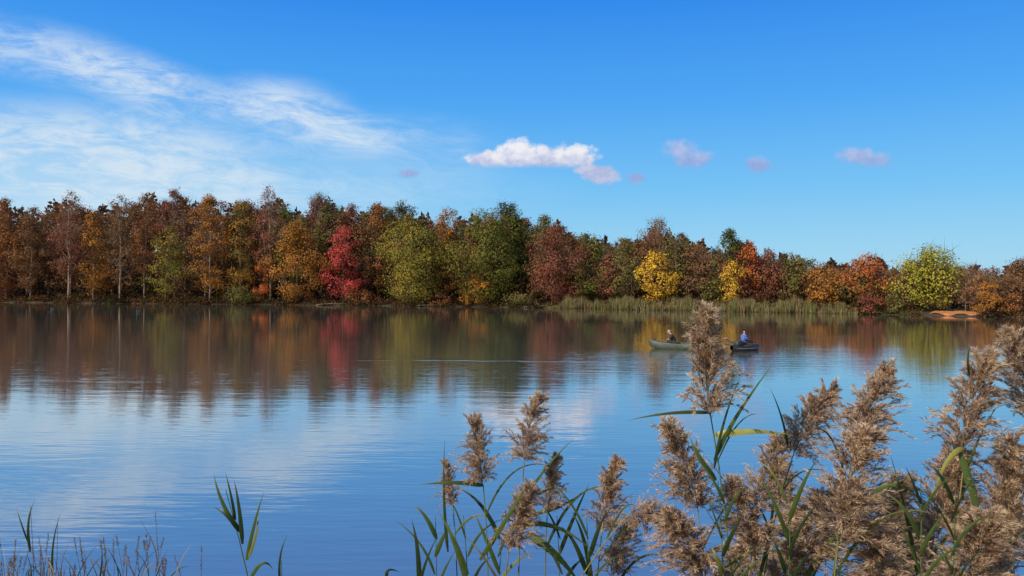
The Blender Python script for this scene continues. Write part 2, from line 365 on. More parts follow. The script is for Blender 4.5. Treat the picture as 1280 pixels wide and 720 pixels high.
LIST = [
 (8, 246, 52, 4, 'rust', 'tall', 'rust brown tall tree at the far left end of the wood'),
 (38, 258, 46, 3, 'brown', 'tall', 'dull brown tree beside the leftmost rust brown tree'),
 (85, 236, 44, 3, 'maroon', 'sparse', 'thin reddish brown tree with pointed top near the left end of the wood'),
 (117, 262, 46, 4, 'orange', 'tall', 'dull orange tree right of the pointed reddish brown tree'),
 (150, 240, 44, 3, 'brown', 'sparse', 'sparse brown tree left of the yellow green tree in the left wood'),
 (180, 240, 38, 5, 'rust', 'sparse', 'sparse rust coloured tree directly behind left of the yellow green tree'),
 (207, 283, 50, 1.5, 'greengold', 'tall', 'yellow green shorter tree standing among tall brown trunks at left'),
 (218, 231, 44, 8, 'maroon', 'sparse', 'tall reddish brown tree rising above the yellow green tree at left'),
 (262, 242, 56, 3, 'orange', 'tall', 'tall orange gold tree in the middle of the left wood'),
 (300, 246, 50, 4, 'orgreen', 'tall', 'tall olive and orange tree right of the tall orange gold tree'),
 (338, 231, 48, 5, 'maroon', 'sparse', 'tallest reddish tree just left above the broad orange tree'),
 (372, 277, 76, 1.5, 'orange', 'full', 'broad orange tree with foliage down to the water beside the crimson tree'),
 (398, 237, 62, 14, 'grey', 'bare', 'bare greyish mauve tree rising behind the broad orange tree'),
 (429, 282, 50, 1.5, 'crimson', 'full', 'bright crimson red tree at the water edge'),
 (437, 254, 54, 9, 'maroon', 'tall', 'dull maroon tree standing directly behind the crimson tree'),
 (472, 253, 56, 6, 'rust', 'tall', 'rust brown tree between the crimson tree and the broad green gold tree'),
 (514, 268, 98, 1.5, 'greengold', 'full', 'broad green tree tinged with gold reaching down to the water'),
 (500, 250, 60, 12, 'dkgreen', 'full', 'dark green treetop showing behind the broad green gold tree'),
 (560, 260, 56, 8, 'orange', 'tall', 'orange brown tree between the two broad green trees'),
 (603, 261, 98, 2.5, 'green', 'full', 'broad deep green tree above the pale orange bush'),
 (632, 251, 66, 9, 'dkgreen', 'full', 'tall dark green tree behind right of the broad deep green tree'),
 (680, 268, 60, 12, 'olive', 'full', 'olive green tree rising behind the dull maroon spreading tree'),
 (695, 280, 84, 2.5, 'maroon', 'full', 'spreading dull maroon tree near the middle of the far shore'),
 (738, 291, 62, 7, 'olive', 'full', 'dark olive tree right of the spreading maroon tree'),
 (776, 297, 56, 7, 'olive', 'tall', 'olive brown tree left of the golden yellow tree'),
 (822, 271, 68, 12, 'brown', 'sparse', 'tall half bare brown tree rising behind the golden yellow tree'),
 (821, 312, 54, 4, 'gold', 'full', 'golden yellow tree behind the far reed bed'),
 (872, 302, 52, 9, 'brown', 'tall', 'brown tree right of the golden yellow tree'),
 (910, 286, 50, 11, 'dkgreen', 'full', 'dark green round topped tree behind the small amber tree'),
 (915, 326, 36, 4, 'gold', 'full', 'small amber yellow tree in front of the dark green round topped tree'),
 (934, 299, 30, 7, 'redorange', 'full', 'narrow red orange tree right of the dark green round topped tree'),
 (958, 310, 46, 8, 'maroon', 'tall', 'maroon brown tree right of the narrow red orange tree'),
 (992, 317, 46, 7, 'olive', 'full', 'olive green tree left of the low orange tree on the right shore'),
 (1030, 328, 58, 4, 'orange', 'full', 'low rounded orange tree on the right part of the shore'),
 (1086, 317, 72, 7, 'redorange', 'full', 'rounded red orange tree left of the big yellow green tree'),
 (1160, 306, 98, 3, 'ygreen', 'full', 'big rounded yellow green tree beside the dirt beach'),
 (1215, 330, 52, 14, 'rust', 'sparse', 'rust brown tree behind the dirt beach'),
 (1276, 322, 54, 6, 'brown', 'tall', 'brown tree at the right edge of the picture'),
]
for (px, top, wp, dY, pal, kind, lab) in LIST:
    build_tree('autumn_tree', lab, 'tree', px, top, wp, float(shore(px))+dY, pal, kind, 'autumn trees along the far shore')
SHR = [(300, 357, 46, 1., 'olive', 'olive green bush at the water edge left of the orange tree'),
 (325, 330, 30, 2.5, 'redorange', 'red orange sapling bush left of the broad orange tree'),
 (452, 362, 40, 1., 'rust', 'low rust bush at the foot of the crimson tree'),
 (595, 343, 46, .8, 'orange', 'pale orange bush on the bank under the deep green tree'),
 (648, 366, 50, 1., 'olive', 'low olive bush right of the pale orange bush'),
 (740, 352, 50, 4, 'green', 'green bush behind the left end of the far reed bed'),
 (550, 366, 36, 1.5, 'rust', 'small brownish bush left of the pale orange bush'),
 (1084, 366, 34, .8, 'maroon', 'small dark red bush at the right end of the far reed bed'),
 (1118, 362, 34, 1., 'olive', 'olive bush in front of the yellow green tree'),
 (1236, 353, 40, .6, 'orange', 'orange yellow bush right of the dirt beach'),
 (1268, 366, 34, .8, 'rust', 'rust bush at the right edge of the far shore')]
for (px, top, wp, dY, pal, lab) in SHR:
    build_tree('shrub', lab, 'bush', px, top, wp, float(shore(px))+dY, pal, 'shrub', 'bushes along the far waterline')
SX = [-80, 0, 40, 85, 120, 150, 180, 215, 250, 270, 300, 340, 365, 400, 430, 470, 500, 530, 560, 590, 630, 660, 690, 720, 760, 800, 830, 860, 890, 915, 940, 970, 1000, 1040, 1080, 1120, 1160, 1200, 1240, 1280, 1360]
SYY = [250, 248, 255, 240, 258, 242, 240, 233, 250, 241, 248, 233, 255, 240, 250, 252, 251, 262, 262, 262, 253, 268, 270, 285, 295, 287, 274, 290, 300, 290, 300, 312, 318, 322, 318, 325, 312, 327, 330, 322, 322]
ZONES = [(-100, 350, ['brown', 'rust', 'brown', 'maroon', 'rust', 'darkrust'], 'left'), (350, 760, ['rust', 'olive', 'maroon', 'green', 'brown', 'dkgreen'], 'middle'), (760, 1380, ['brown', 'maroon', 'olive', 'rust', 'brown'], 'right')]
CN = dict(brown='brown', rust='rust brown', maroon='maroon', orange='orange', olive='olive', green='green', dkgreen='dark green', darkrust='dark rust')
for row, (dy0, dy1, step, drop) in enumerate([(5, 12, 26, 12), (14, 30, 23, 3), (30, 46, 28, 3)]):
    px = -90.
    while px < 1370:
        z = [q for q in ZONES if q[0] <= px < q[1]][0]
        pal = random.choice(z[2]); kind = random.choice(['tall', 'sparse', 'sparse' if row < 2 else 'tall']) if z[3] == 'left' else random.choice(['tall', 'full', 'sparse'])
        top = np.interp(px, SX, SYY)+drop+random.random()*14
        lab = 'background %s tree in the %s part of the far wood, behind the shore row' % (CN[pal], z[3])
        build_tree('autumn_tree', lab, 'tree', px, top, random.uniform(42, 62)*(1 if px < 760 else .85), float(shore(px))+random.uniform(dy0, dy1), pal, kind, 'background %s trees in the %s wood' % (CN[pal], z[3]), 1.35)
        px += step*random.uniform(.7, 1.3)
px = -70.
while px < 1330:
    if not 1140 < px < 1235:
        pal = random.choice(['darkrust', 'darkrust', 'brown', 'olive', 'maroon'])
        z = [q for q in ZONES if q[0] <= px < q[1]][0]; k = np.interp(px, SX, SYY)
        build_tree('understorey_tree', 'low %s understorey tree under the tall trees in the %s wood' % (CN[pal], z[3]), 'tree', px, k+(378-k)*random.uniform(.46, .76), random.uniform(36, 60), float(shore(px))+random.uniform(6, 11), pal, 'full', 'low %s understorey trees in the %s wood' % (CN[pal], z[3]), 1.25)
    px += random.uniform(28, 46)

# distant wood mass, undergrowth, reed bed, shore grass (uncountable)
n = 60000; px = rng.uniform(-150, 1430, n); Yd = shore(px)+48+rng.random(n)*22; x = (px-640)/F*Yd
g0 = gz(x, Yd); ht = (CAMZ+(360-np.interp(px, SX, SYY)-12+8*np.sin(px*.11)+6*np.sin(px*.31))/F*Yd)-g0
z = g0+ht*(.02+.98*rng.random(n)**1.1)*.92
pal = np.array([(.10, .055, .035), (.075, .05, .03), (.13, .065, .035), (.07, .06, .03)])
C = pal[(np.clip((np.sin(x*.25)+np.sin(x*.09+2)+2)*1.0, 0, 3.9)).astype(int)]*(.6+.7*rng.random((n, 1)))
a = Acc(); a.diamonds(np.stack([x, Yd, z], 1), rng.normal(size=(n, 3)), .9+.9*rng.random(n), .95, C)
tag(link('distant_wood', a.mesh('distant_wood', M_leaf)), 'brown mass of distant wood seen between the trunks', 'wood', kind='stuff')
n = 75000; cl = 2200; cpx = rng.uniform(-120, 1400, cl); cs = .2+rng.random(cl)**1.9*22; ch = (.35+rng.random(cl)*2.0)*np.where(cpx > 1150, .5, 1)*(.7+cs*.07)
pal = np.array([(.06, .045, .02), (.15, .075, .03), (.06, .06, .02), (.11, .05, .03), (.05, .035, .024)]); cp = pal[rng.integers(0, 5, cl)]  # dark tones include painted shade for the bank under the trees
okc = ~((cpx > 1150) & (cpx < 1236) & (cs < 7)); ids = rng.choice(np.nonzero(okc)[0], n)
Yd = shore(cpx[ids])+cs[ids]; x = (cpx[ids]-640)/F*Yd; off = nrm(rng.normal(size=(n, 3)))*(rng.random(n)**.5)[:, None]
x = x+off[:, 0]*1.6; Yd = Yd+off[:, 1]*.7; z = np.maximum(gz(x, Yd), 0)+np.abs(off[:, 2])*ch[ids]
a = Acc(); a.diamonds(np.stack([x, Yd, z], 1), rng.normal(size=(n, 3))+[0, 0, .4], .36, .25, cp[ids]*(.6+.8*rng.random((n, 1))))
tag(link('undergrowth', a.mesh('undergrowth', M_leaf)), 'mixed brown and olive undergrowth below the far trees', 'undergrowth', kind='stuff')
def grassband(name, label, cat, p0, p1, s0, s1, n, h0, h1, cols, wd, mask=None):
    px = rng.uniform(p0, p1, n); s = rng.uniform(s0, s1, n)
    Yd = shore(px)+s; x = (px-640)/F*Yd; g_ = np.maximum(gz(x, Yd), -.3)
    cols = np.array(cols); ci = np.clip(((np.sin(px*.07)+np.sin(px*.19+1)+2)/4*len(cols)+rng.normal(size=n)*.6), 0, len(cols)-.01).astype(int)
    h = rng.uniform(h0, h1, n)*(.72+.2*np.sin(px*.09)+.12*np.sin(px*.33)+.1*np.sin(px*.71))*np.clip(np.minimum(px-p0, p1-px)/25, .35, 1)
    d = np.stack([rng.normal(size=n)*.16, rng.normal(size=n)*.16, np.ones(n)], 1)
    a = Acc(); a.diamonds(np.stack([x, Yd, g_], 1), d, h-np.minimum(g_, 0), wd, cols[ci]*(.75+.5*rng.random((n, 1))))
    tag(link(name, a.mesh(name, M_leaf)), label, cat, kind='stuff')
grassband('reed_bed', 'pale grey green reed bed standing along the far shore', 'reeds', 682, 1072, -1.2, 4, 22000, 1.2, 2.4, [(.20, .18, .07), (.28, .22, .12), (.13, .15, .045), (.26, .19, .10)], .08)
grassband('shore_grass', 'dry tan and green grass on the far bank', 'grass', -120, 690, -.1, 3, 9000, .3, .7, [(.07, .05, .025), (.05, .055, .018), (.12, .085, .04), (.10, .05, .025)], .07)  # blades darkened: shade along this bank is part of their colour
grassband('shore_grass', 'short dry grass on the right part of the far bank', 'grass', 1072, 1158, .0, 3, 1600, .3, .8, [(.16, .15, .05), (.12, .13, .04)], .07)
for i, (pa, pb, lab) in enumerate([(395, 432, 'pale fallen branch on the waterline left below the crimson tree'), (520, 566, 'long pale fallen log on the bank below the two green trees'), (655, 684, 'short grey fallen branch at the left end of the far reed bed')]):
    Ya = float(shore(pa))-.3; Yb = float(shore(pb))-.1
    A = np.array([(pa-640)/F*Ya, Ya, .12]); B = np.array([(pb-640)/F*Yb, Yb, .5])-A; o = empty('fallen_log', A, lab, 'log', 'fallen branches on the far waterline')
    a = Acc(); t = np.linspace(0, 1, 7)[:, None]; pts = B*t+rng.normal(size=(7, 3))*.05; a.tube(pts, .08*(1.2-t[:, 0]), 6, (.26, .2, .15)); link('log', a.mesh('log', M_bark, True), o)
    for k in range(4):
        a = Acc(); q = pts[1+k]; a.tube([q, q+rng.normal(size=3)*.3+[0, 0, .3], q+rng.normal(size=3)*.5+[0, 0, .7]], [.04, .03, .01], 4, (.25, .2, .15))
        link('branch', a.mesh('branch', M_bark, True), o)

# ------------------------------------------------------------------ boats and people
def skin_obj(name, verts, edges, rad, mat, parent, root=0, sub=2):
    me = bpy.data.meshes.new(name); me.from_pydata([tuple(v) for v in verts], edges, []); me.materials.append(mat)
    o = link(name, me, parent); mo = o.modifiers.new('Skin', 'SKIN'); mo.use_smooth_shade = True
    for i, r in enumerate(rad):
        me.skin_vertices[0].data[i].radius = r if isinstance(r, tuple) else (r, r)
        me.skin_vertices[0].data[i].use_root = (i == root)
    s = o.modifiers.new('Sub', 'SUBSURF'); s.levels = sub; s.render_levels = sub
    return o
M_skin = plain('skin', (.42, .25, .18), .6)
def person(label, loc, rotz, lean, jc, tc_, hatc, seated='bench'):
    root = empty('person', loc, label, 'person', 'people in the boats'); root.rotation_euler = (0, 0, rotz)
    def ln(p):
        x_, y_, z_ = p
        if z_ > .1: x_, z_ = x_*math.cos(lean)+z_*math.sin(lean), z_*math.cos(lean)-x_*math.sin(lean)
        return (x_, y_, z_)
    v = [(0, 0, 0), (-.01, 0, .2), (.0, 0, .4), (.02, 0, .53), (.035, 0, .60), (.05, 0, .70), (.05, 0, .79)]
    r = [(.13, .15), (.12, .15), (.12, .165), (.055, .055), (.06, .06), (.085, .095), (.07, .07)]
    e = [(i, i+1) for i in range(6)]
    v = [ln(q) for q in v]
    nose = len(v); v.append(ln((.155, 0, .69))); r.append(.018); e.append((5, nose))
    leg = [(.42, .13, .10), (.50, .12, -.27), (.66, .12, -.31)] if seated == 'bench' else [(.42, .15, .12), (.82, .12, .0), (.9, .12, .08)]
    armi = []; legi = []
    hnd = (.36, .12, .20)
    for s in (1, -1):
        i = len(v)
        v += [ln((.0, s*.17, .46)), ln((.06, s*.23, .24)) if lean < .3 else (.25, s*.24, .26), (hnd[0]-.04, s*hnd[1]*1.2, hnd[2]+.02), (hnd[0]+.05, s*hnd[1], hnd[2])]
        r += [.065, .05, .033, (.022, .038)]; e += [(2, i), (i, i+1), (i+1, i+2), (i+2, i+3)]; armi.append(i)
        for k in range(4):
            j = len(v); oy = (k-1.5)*.021
            v += [(hnd[0]+.09, s*hnd[1]+oy, hnd[2]-.003), (hnd[0]+.13-.006*abs(k-1), s*hnd[1]+oy, hnd[2]-.03)]; r += [.009, .008]; e += [(i+3, j), (j, j+1)]
        j = len(v); v += [(hnd[0]+.05, s*(hnd[1]-.05), hnd[2]-.01), (hnd[0]+.085, s*(hnd[1]-.06), hnd[2]-.02)]; r += [.011, .009]; e += [(i+3, j), (j, j+1)]
        j = len(v); legi.append(j)
        v += [(.06, s*.09, -.0), (leg[0][0], s*leg[0][1], leg[0][2]), (leg[1][0], s*leg[1][1], leg[1][2]), (leg[2][0], s*leg[2][1], leg[2][2])]
        r += [.085, .06, .04, .035]; e += [(0, j), (j, j+1), (j+1, j+2), (j+2, j+3)]
    skin_obj('body', v, e, r, M_skin, root)
    idx = [0, 1, 2, 3]+[armi[0], armi[0]+1, armi[0]+2, armi[1], armi[1]+1, armi[1]+2]
    mp = {q: k for k, q in enumerate(idx)}
    je = [(mp[a_], mp[b_]) for a_, b_ in e if a_ in mp and b_ in mp]
    def grow(q, f): return (q[0]*f, q[1]*f) if isinstance(q, tuple) else q*f
    skin_obj('jacket', [v[q] for q in idx], je, [grow(r[q], 1.3) if q != 3 else .085 for q in idx], plain('jacket_cloth', jc, .8), root)
    idx = [0]+[legi[0]+k for k in range(3)]+[legi[1]+k for k in range(3)]; mp = {q: k for k, q in enumerate(idx)}
    te = [(mp[a_], mp[b_]) for a_, b_ in e if a_ in mp and b_ in mp]
    skin_obj('trousers', [v[q] for q in idx], te, [grow(r[q], 1.2) if q else (.14, .165) for q in idx], plain('trouser_cloth', tc_, .85), root)
    for s in (0, 1):
        j = legi[s]+2; skin_obj('shoe', [v[j], v[j+1]], [(0, 1)], [.055, .045], plain('shoe_rubber', (.03, .03, .03), .6), root)
    hc = Vector(ln((.05, 0, .755)))
    skin_obj('cap', [tuple(hc), tuple(hc+Vector((-.01, 0, .06))), tuple(hc+Vector((.13, 0, -.0)))], [(0, 1), (0, 2)], [(.1, .105), (.07, .07), (.02, .075)], plain('cap_cloth', hatc, .8), root)
    hb = Vector(ln((-.01, 0, .69))); skin_obj('hair', [tuple(hb), tuple(hb+Vector((-.01, 0, -.05)))], [(0, 1)], [(.07, .085), (.05, .07)], plain('hair', (.05, .035, .025), .8), root)
    for s in (-1, 1):
        q = Vector(ln((.128, s*.033, .725))); skin_obj('eye', [tuple(q), tuple(q+Vector((.006, 0, 0)))], [(0, 1)], [.012, .01], plain('eye', (.02, .02, .02), .3), root, sub=1)
    return root
def hull(a, L_, prof, C, closed=False):
    st = len(prof); pts = []
    for i, (t, bt, bb, zk, zs) in enumerate(prof):
        x_ = (t-.5)*L_
        pts += [(x_, -bt, zs), (x_, -(bt*.55+bb*.45), zk+.5*(zs-zk)), (x_, -bb, zk+.02), (x_, 0, zk), (x_, bb, zk+.02), (x_, bt*.55+bb*.45, zk+.5*(zs-zk)), (x_, bt, zs)]
    fc = [(i*7+k, i*7+k+1, (i+1)*7+k+1, (i+1)*7+k) for i in range(st-1) for k in range(6)]
    fc += [(0, 1, 5, 6), (1, 2, 4, 5)]
    e_ = (st-1)*7; fc += [(e_, e_+1, e_+5, e_+6), (e_+1, e_+2, e_+4, e_+5)]
    a.add(pts, fc, C)
M_alu = plain('painted_aluminium', (.05, .065, .048), .6, .0, .2)
M_alu2 = plain('bare_aluminium', (.16, .18, .15), .5, .1, .1)
M_seat = plain('bench_board', (.07, .07, .055), .7)
BL = 2.7; BR = math.radians(180-12)
pb = P(838, 434, 52.5)
bt = empty('fishing_boat', (pb.x, 52.5, 0), 'small grey green open fishing boat with raised bow, left of the tallest reed plume', 'boat', 'boats on the lake')
bt.rotation_euler = (0, 0, BR)
prof = [(0, .58, .48, -.08, .34), (.25, .64, .52, -.10, .33), (.5, .66, .52, -.10, .35), (.75, .6, .42, -.06, .41), (.92, .42, .25, .06, .50), (1, .26, .12, .22, .56)]
a = Acc(); hull(a, BL, prof, (.3, .3, .3)); o = link('hull', a.mesh('hull', M_alu), bt)
sm = o.modifiers.new('Solid', 'SOLIDIFY'); sm.thickness = .03; sm.offset = 0
for s in (-1, 1):
    a = Acc(); a.tube([((t-.5)*BL, s*b_, z_+.015) for t, b_, _, _, z_ in prof], .02, 6, (.5, .5, .5)); link('gunwale', a.mesh('gunwale', M_alu2, True), bt)
def boxm(name, x0, x1, y0, y1, z0, z1, mat, parent):
    a = Acc(); a.add([(x, y, z) for x in (x0, x1) for y in (y0, y1) for z in (z0, z1)], [(0, 1, 3, 2), (4, 6, 7, 5), (0, 4, 5, 1), (2, 3, 7, 6), (0, 2, 6, 4), (1, 5, 7, 3)], (.4, .4, .4))
    o = link(name, a.mesh(name, mat), parent); b_ = o.modifiers.new('Bevel', 'BEVEL'); b_.width = .012; return o
boxm('seat', -1.1, -.8, -.56, .56, .20, .25, M_seat, bt); boxm('seat', -.45, -.1, -.6, .6, .22, .27, M_seat, bt); boxm('seat', .75, 1.0, -.45, .45, .26, .31, M_seat, bt)
person('person in black jacket and pale cap leaning forward in the grey green boat', (pb.x+.25*math.cos(math.radians(12)), 52.5-.25*math.sin(math.radians(12)), .42), BR, .35, (.012, .012, .016), (.03, .035, .045), (.40, .38, .35))
pk = P(931, 438, 51.5)
kb = empty('kayak', (pk.x, 51.5, 0), 'low dark fishing kayak right of the tallest reed plume', 'kayak', 'boats on the lake'); KR = math.radians(34); kb.rotation_euler = (0, 0, KR)
a = Acc(); st = 15; pts = []
for i in range(st):
    t = i/(st-1); x_ = (t-.5)*2.5; w_ = .45*math.sin(math.pi*min(max(t, .015), .985))**.4; zt_ = .32+.06*abs(2*t-1)**2.5; zk = -.1+.16*abs(2*t-1)**4
    for k in range(10):
        th = k/10*2*math.pi; c, s = math.cos(th), math.sin(th)
        pts.append((x_, w_*c, (zt_+zk)/2+(zt_-zk)/2*np.sign(s)*abs(s)**.7))
fc = [(i*10+k, i*10+(k+1) % 10, (i+1)*10+(k+1) % 10, (i+1)*10+k) for i in range(st-1) for k in range(10)]
a.add(pts, fc, (.1, .1, .1)); link('hull', a.mesh('hull', plain('kayak_plastic', (.018, .02, .022), .65), True), kb)
th = np.linspace(0, 2*math.pi, 25); a = Acc(); a.tube(np.stack([.1+.5*np.cos(th), .27*np.sin(th), .335+0*th], 1), .025, 6, (.1, .1, .1)); link('cockpit_rim', a.mesh('cockpit_rim', plain('rim_grey', (.10, .11, .11), .5), True), kb)
ks = boxm('seat', -.32, -.02, -.2, .2, .31, .37, plain('seat_pad', (.04, .04, .045), .8), kb); boxm('backrest', -.36, -.31, -.2, .2, .32, .66, plain('seat_pad', (.04, .04, .045), .8), ks)
for s in (-1, 1):
    a = Acc(); t = np.linspace(.08, .92, 12); a.tube(np.stack([(t-.5)*2.5, s*(.455*np.sin(math.pi*t)**.4), .15+.03*np.abs(2*t-1)**2.5], 1), .016, 5, (.4, .4, .4)); link('side_stripe', a.mesh('side_stripe', plain('stripe', (.2, .22, .22), .5), True), kb)
cr = empty('gear_crate', (pk.x-.68*math.cos(KR), 51.5-.68*math.sin(KR), .335), 'dark gear crate strapped on the kayak behind the seated person', 'crate'); cr.rotation_euler = (0, 0, KR)
MC = plain('crate_plastic', (.03, .035, .035), .6)
boxm('crate_body', -.2, .2, -.2, .2, 0, .26, MC, cr); boxm('lid', -.215, .215, -.215, .215, .262, .30, plain('crate_lid', (.05, .05, .045), .6), cr)
person('person in blue jacket and dark cap sitting upright on the dark kayak', (pk.x-.12*math.cos(KR), 51.5-.12*math.sin(KR), .49), KR, .02, (.05, .12, .38), (.04, .045, .06), (.02, .02, .03), 'kayak')

# ------------------------------------------------------------------ foreground reeds
def panicle(seed):
    global rng
    keep = rng; rng = np.random.default_rng(seed)
    a = Acc(); nod = .05+.11*rng.random(); nb = 150
    def rc(t): t = np.asarray(t, float); return np.stack([nod*t**2, .03*np.sin(t*3+seed), t-.06*t**2], -1)
    a.tube(rc(np.linspace(0, .95, 9)), .006*np.linspace(1, .3, 9), 5, (.30, .24, .12))
    nw = 16; wt_ = np.linspace(0, .93, nw)**1.15; wi = rng.integers(0, nw, nb); t0 = np.clip(wt_[wi]+rng.normal(size=nb)*.013, 0, .95)
    wph = rng.random(nw)*6.28; ph = wph[wi]+rng.integers(0, 5, nb)*1.257+rng.normal(size=nb)*.28
    ln_ = (.41*(1-t0)**.65*(.5+.6*rng.random(nb))+.11)*np.where(t0 < .06, .8, 1)
    an = np.radians(14+rng.random(nb)*42)*(1-.45*t0)
    d = np.stack([np.sin(an)*np.cos(ph)+.08, np.sin(an)*np.sin(ph), np.cos(an)], 1); o = rc(t0)
    dr = .10+.6*rng.random(nb)**1.4
    def bp_(s): return o[:, None]+ln_[:, None, None]*(d[:, None]*s[..., None]+np.array([.10, 0, -1.])*(dr[:, None]*s**2.4)[..., None])
    K = 30; s = np.tile(np.linspace(.2, 1, K), (nb, 1))+rng.normal(size=(nb, K))*.015
    pos = bp_(s); tan = nrm(bp_(s+.03)-bp_(s-.03)); n = nb*K
    sf = np.clip(s.reshape(-1, 1), 0, 1)
    pos = pos.reshape(-1, 3)+rng.normal(size=(n, 3))*.0066; tan = tan.reshape(-1, 3)
    tone = np.clip(rng.random(nb).repeat(K)[:, None]*.7+.25*rng.random((n, 1))+.45*(sf-.6), 0, 1)  # tone varies per branch and rises outward: sunlit tips put into the colour
    dk = np.array([.19, .11, .075]); md = np.array([.54, .36, .225]); lt = np.array([.96, .79, .54])
    C = (dk*(1-tone)+md*tone)*(.7+.6*rng.random((n, 1)))
    a.diamonds(pos, tan+rng.normal(size=(n, 3))*.30, .032+.028*rng.random(n), .0082+.004*rng.random(n), C)
    for r_ in range(2):
        C = (md*.9*(1-tone)+lt*tone)*(.7+.6*rng.random((n, 1)))
        a.diamonds(pos+tan*.01, tan*1.0+rng.normal(size=(n, 3))*.45, .03+.032*rng.random(n), .0029, C)
    for k in range(nb):
        q = bp_(np.tile(np.linspace(0, 1, 4), (nb, 1)))[k] if k % 3 == 0 else None
        if q is not None: a.tube(q, [.0022, .0016, .0012, .0008], 3, (.35, .25, .14))
    me = a.mesh('seed_head', M_plume); rng = keep; return me
PAN = [panicle(100+i) for i in range(8)]
GR = [np.array(q) for q in ((.06, .10, .024), (.085, .13, .03), (.045, .075, .022))]; YL = np.array((.36, .36, .08)); TN = np.array((.42, .30, .14))
def add_leaf(root, L0, p0, p1, p2, wd, c0=None, c1=None, face=None):
    a = Acc(); c0 = GR[rng.integers(3)]*(.8+.6*rng.random()) if c0 is None else c0
    c1 = (c0*.75+YL*.25 if rng.random() < .7 else TN*.8) if c1 is None else c1
    a.blade(np.array(p0)-L0, np.array(p1)-L0, np.array(p2)-L0, wd, c0, c1, 12, .3, face)
    return link('leaf', a.mesh('leaf', M_reedleaf, True), root)
def reed(tip, bas, wpx, Y, label, nleaf=4, custom=(), group='plumed reeds in the foreground', flip=1, var=None):
    T = P(*tip, Y+random.uniform(-.03, .03)); B = P(*bas, Y)
    bx = B.x+random.uniform(-.18, .12); by = Y+random.uniform(-.15, .15)
    G = np.array([bx, by, float(gz(bx, by))-.03])
    root = empty('reed', G, label, 'reed', group)
    Bn = np.array(B); t = np.linspace(0, 1, 12)[:, None]
    axis = np.array(T-B); ctrl = Bn-nrm(axis)*.5*np.linalg.norm(Bn-G)*.8; ctrl[2] = (Bn[2]*.6+G[2]*.4)
    sp_ = (1-t)**2*G+2*t*(1-t)*ctrl+t*t*Bn
    a = Acc(); sc = np.array((.26, .22, .09))*(.7+.5*random.random()) if random.random() < .6 else np.array((.13, .18, .05))
    a.tube(sp_-G, np.linspace(.0045, .0021, 12), 6, sc); link('stem', a.mesh('stem', M_stem, True), root)
    o = link('seed_head', PAN[random.randrange(len(PAN)) if var is None else var], root); Lp = np.linalg.norm(axis)*1.02
    sgn = (1 if axis[0] >= 0 else -1)*flip
    zax = Vector(axis).normalized(); xa = Vector((sgn, random.uniform(-.8, .8), -.2)); xa = (xa-zax*xa.dot(zax)).normalized(); ya = zax.cross(xa)
    R = Matrix((xa, ya, zax)).transposed()
    o.rotation_euler = R.to_euler(); o.location = Bn-G; w_ = wpx/F*Y/.51; o.scale = (w_, w_, Lp)
    for k in range(nleaf):
        f_ = 1-(.06+.10*k+.05*random.random()); i = f_*11; i0 = int(i); pp = sp_[i0]*(1-(i-i0))+sp_[min(i0+1, 11)]*(i-i0)
        sd = (-1)**k*random.choice([1, 1, -1]); ll = random.uniform(.24, .44); dv = np.array([sd*random.uniform(.5, 1), random.uniform(-.7, .3), 0]); dv = nrm(dv)
        e1 = random.uniform(.6, 1.3)
        p1 = pp+dv*ll*.3+np.array([0, 0, ll*e1*.6]); p2 = pp+dv*ll*random.uniform(.5, .9)+np.array([0, 0, ll*random.uniform(.0, 1.)])
        add_leaf(root, G, pp, p1, p2, random.uniform(.005, .013))
    for (q0, q1, q2, wd, col) in custom:
        c = {'g': GR[1], 'y': YL, 'd': GR[2], 't': TN}[col]
        add_leaf(root, G, P(*q0, Y), P(*q1, Y-.06), P(*q2, Y-.02), wd*.85/F*Y, c, c*.8+YL*.15)
    return root
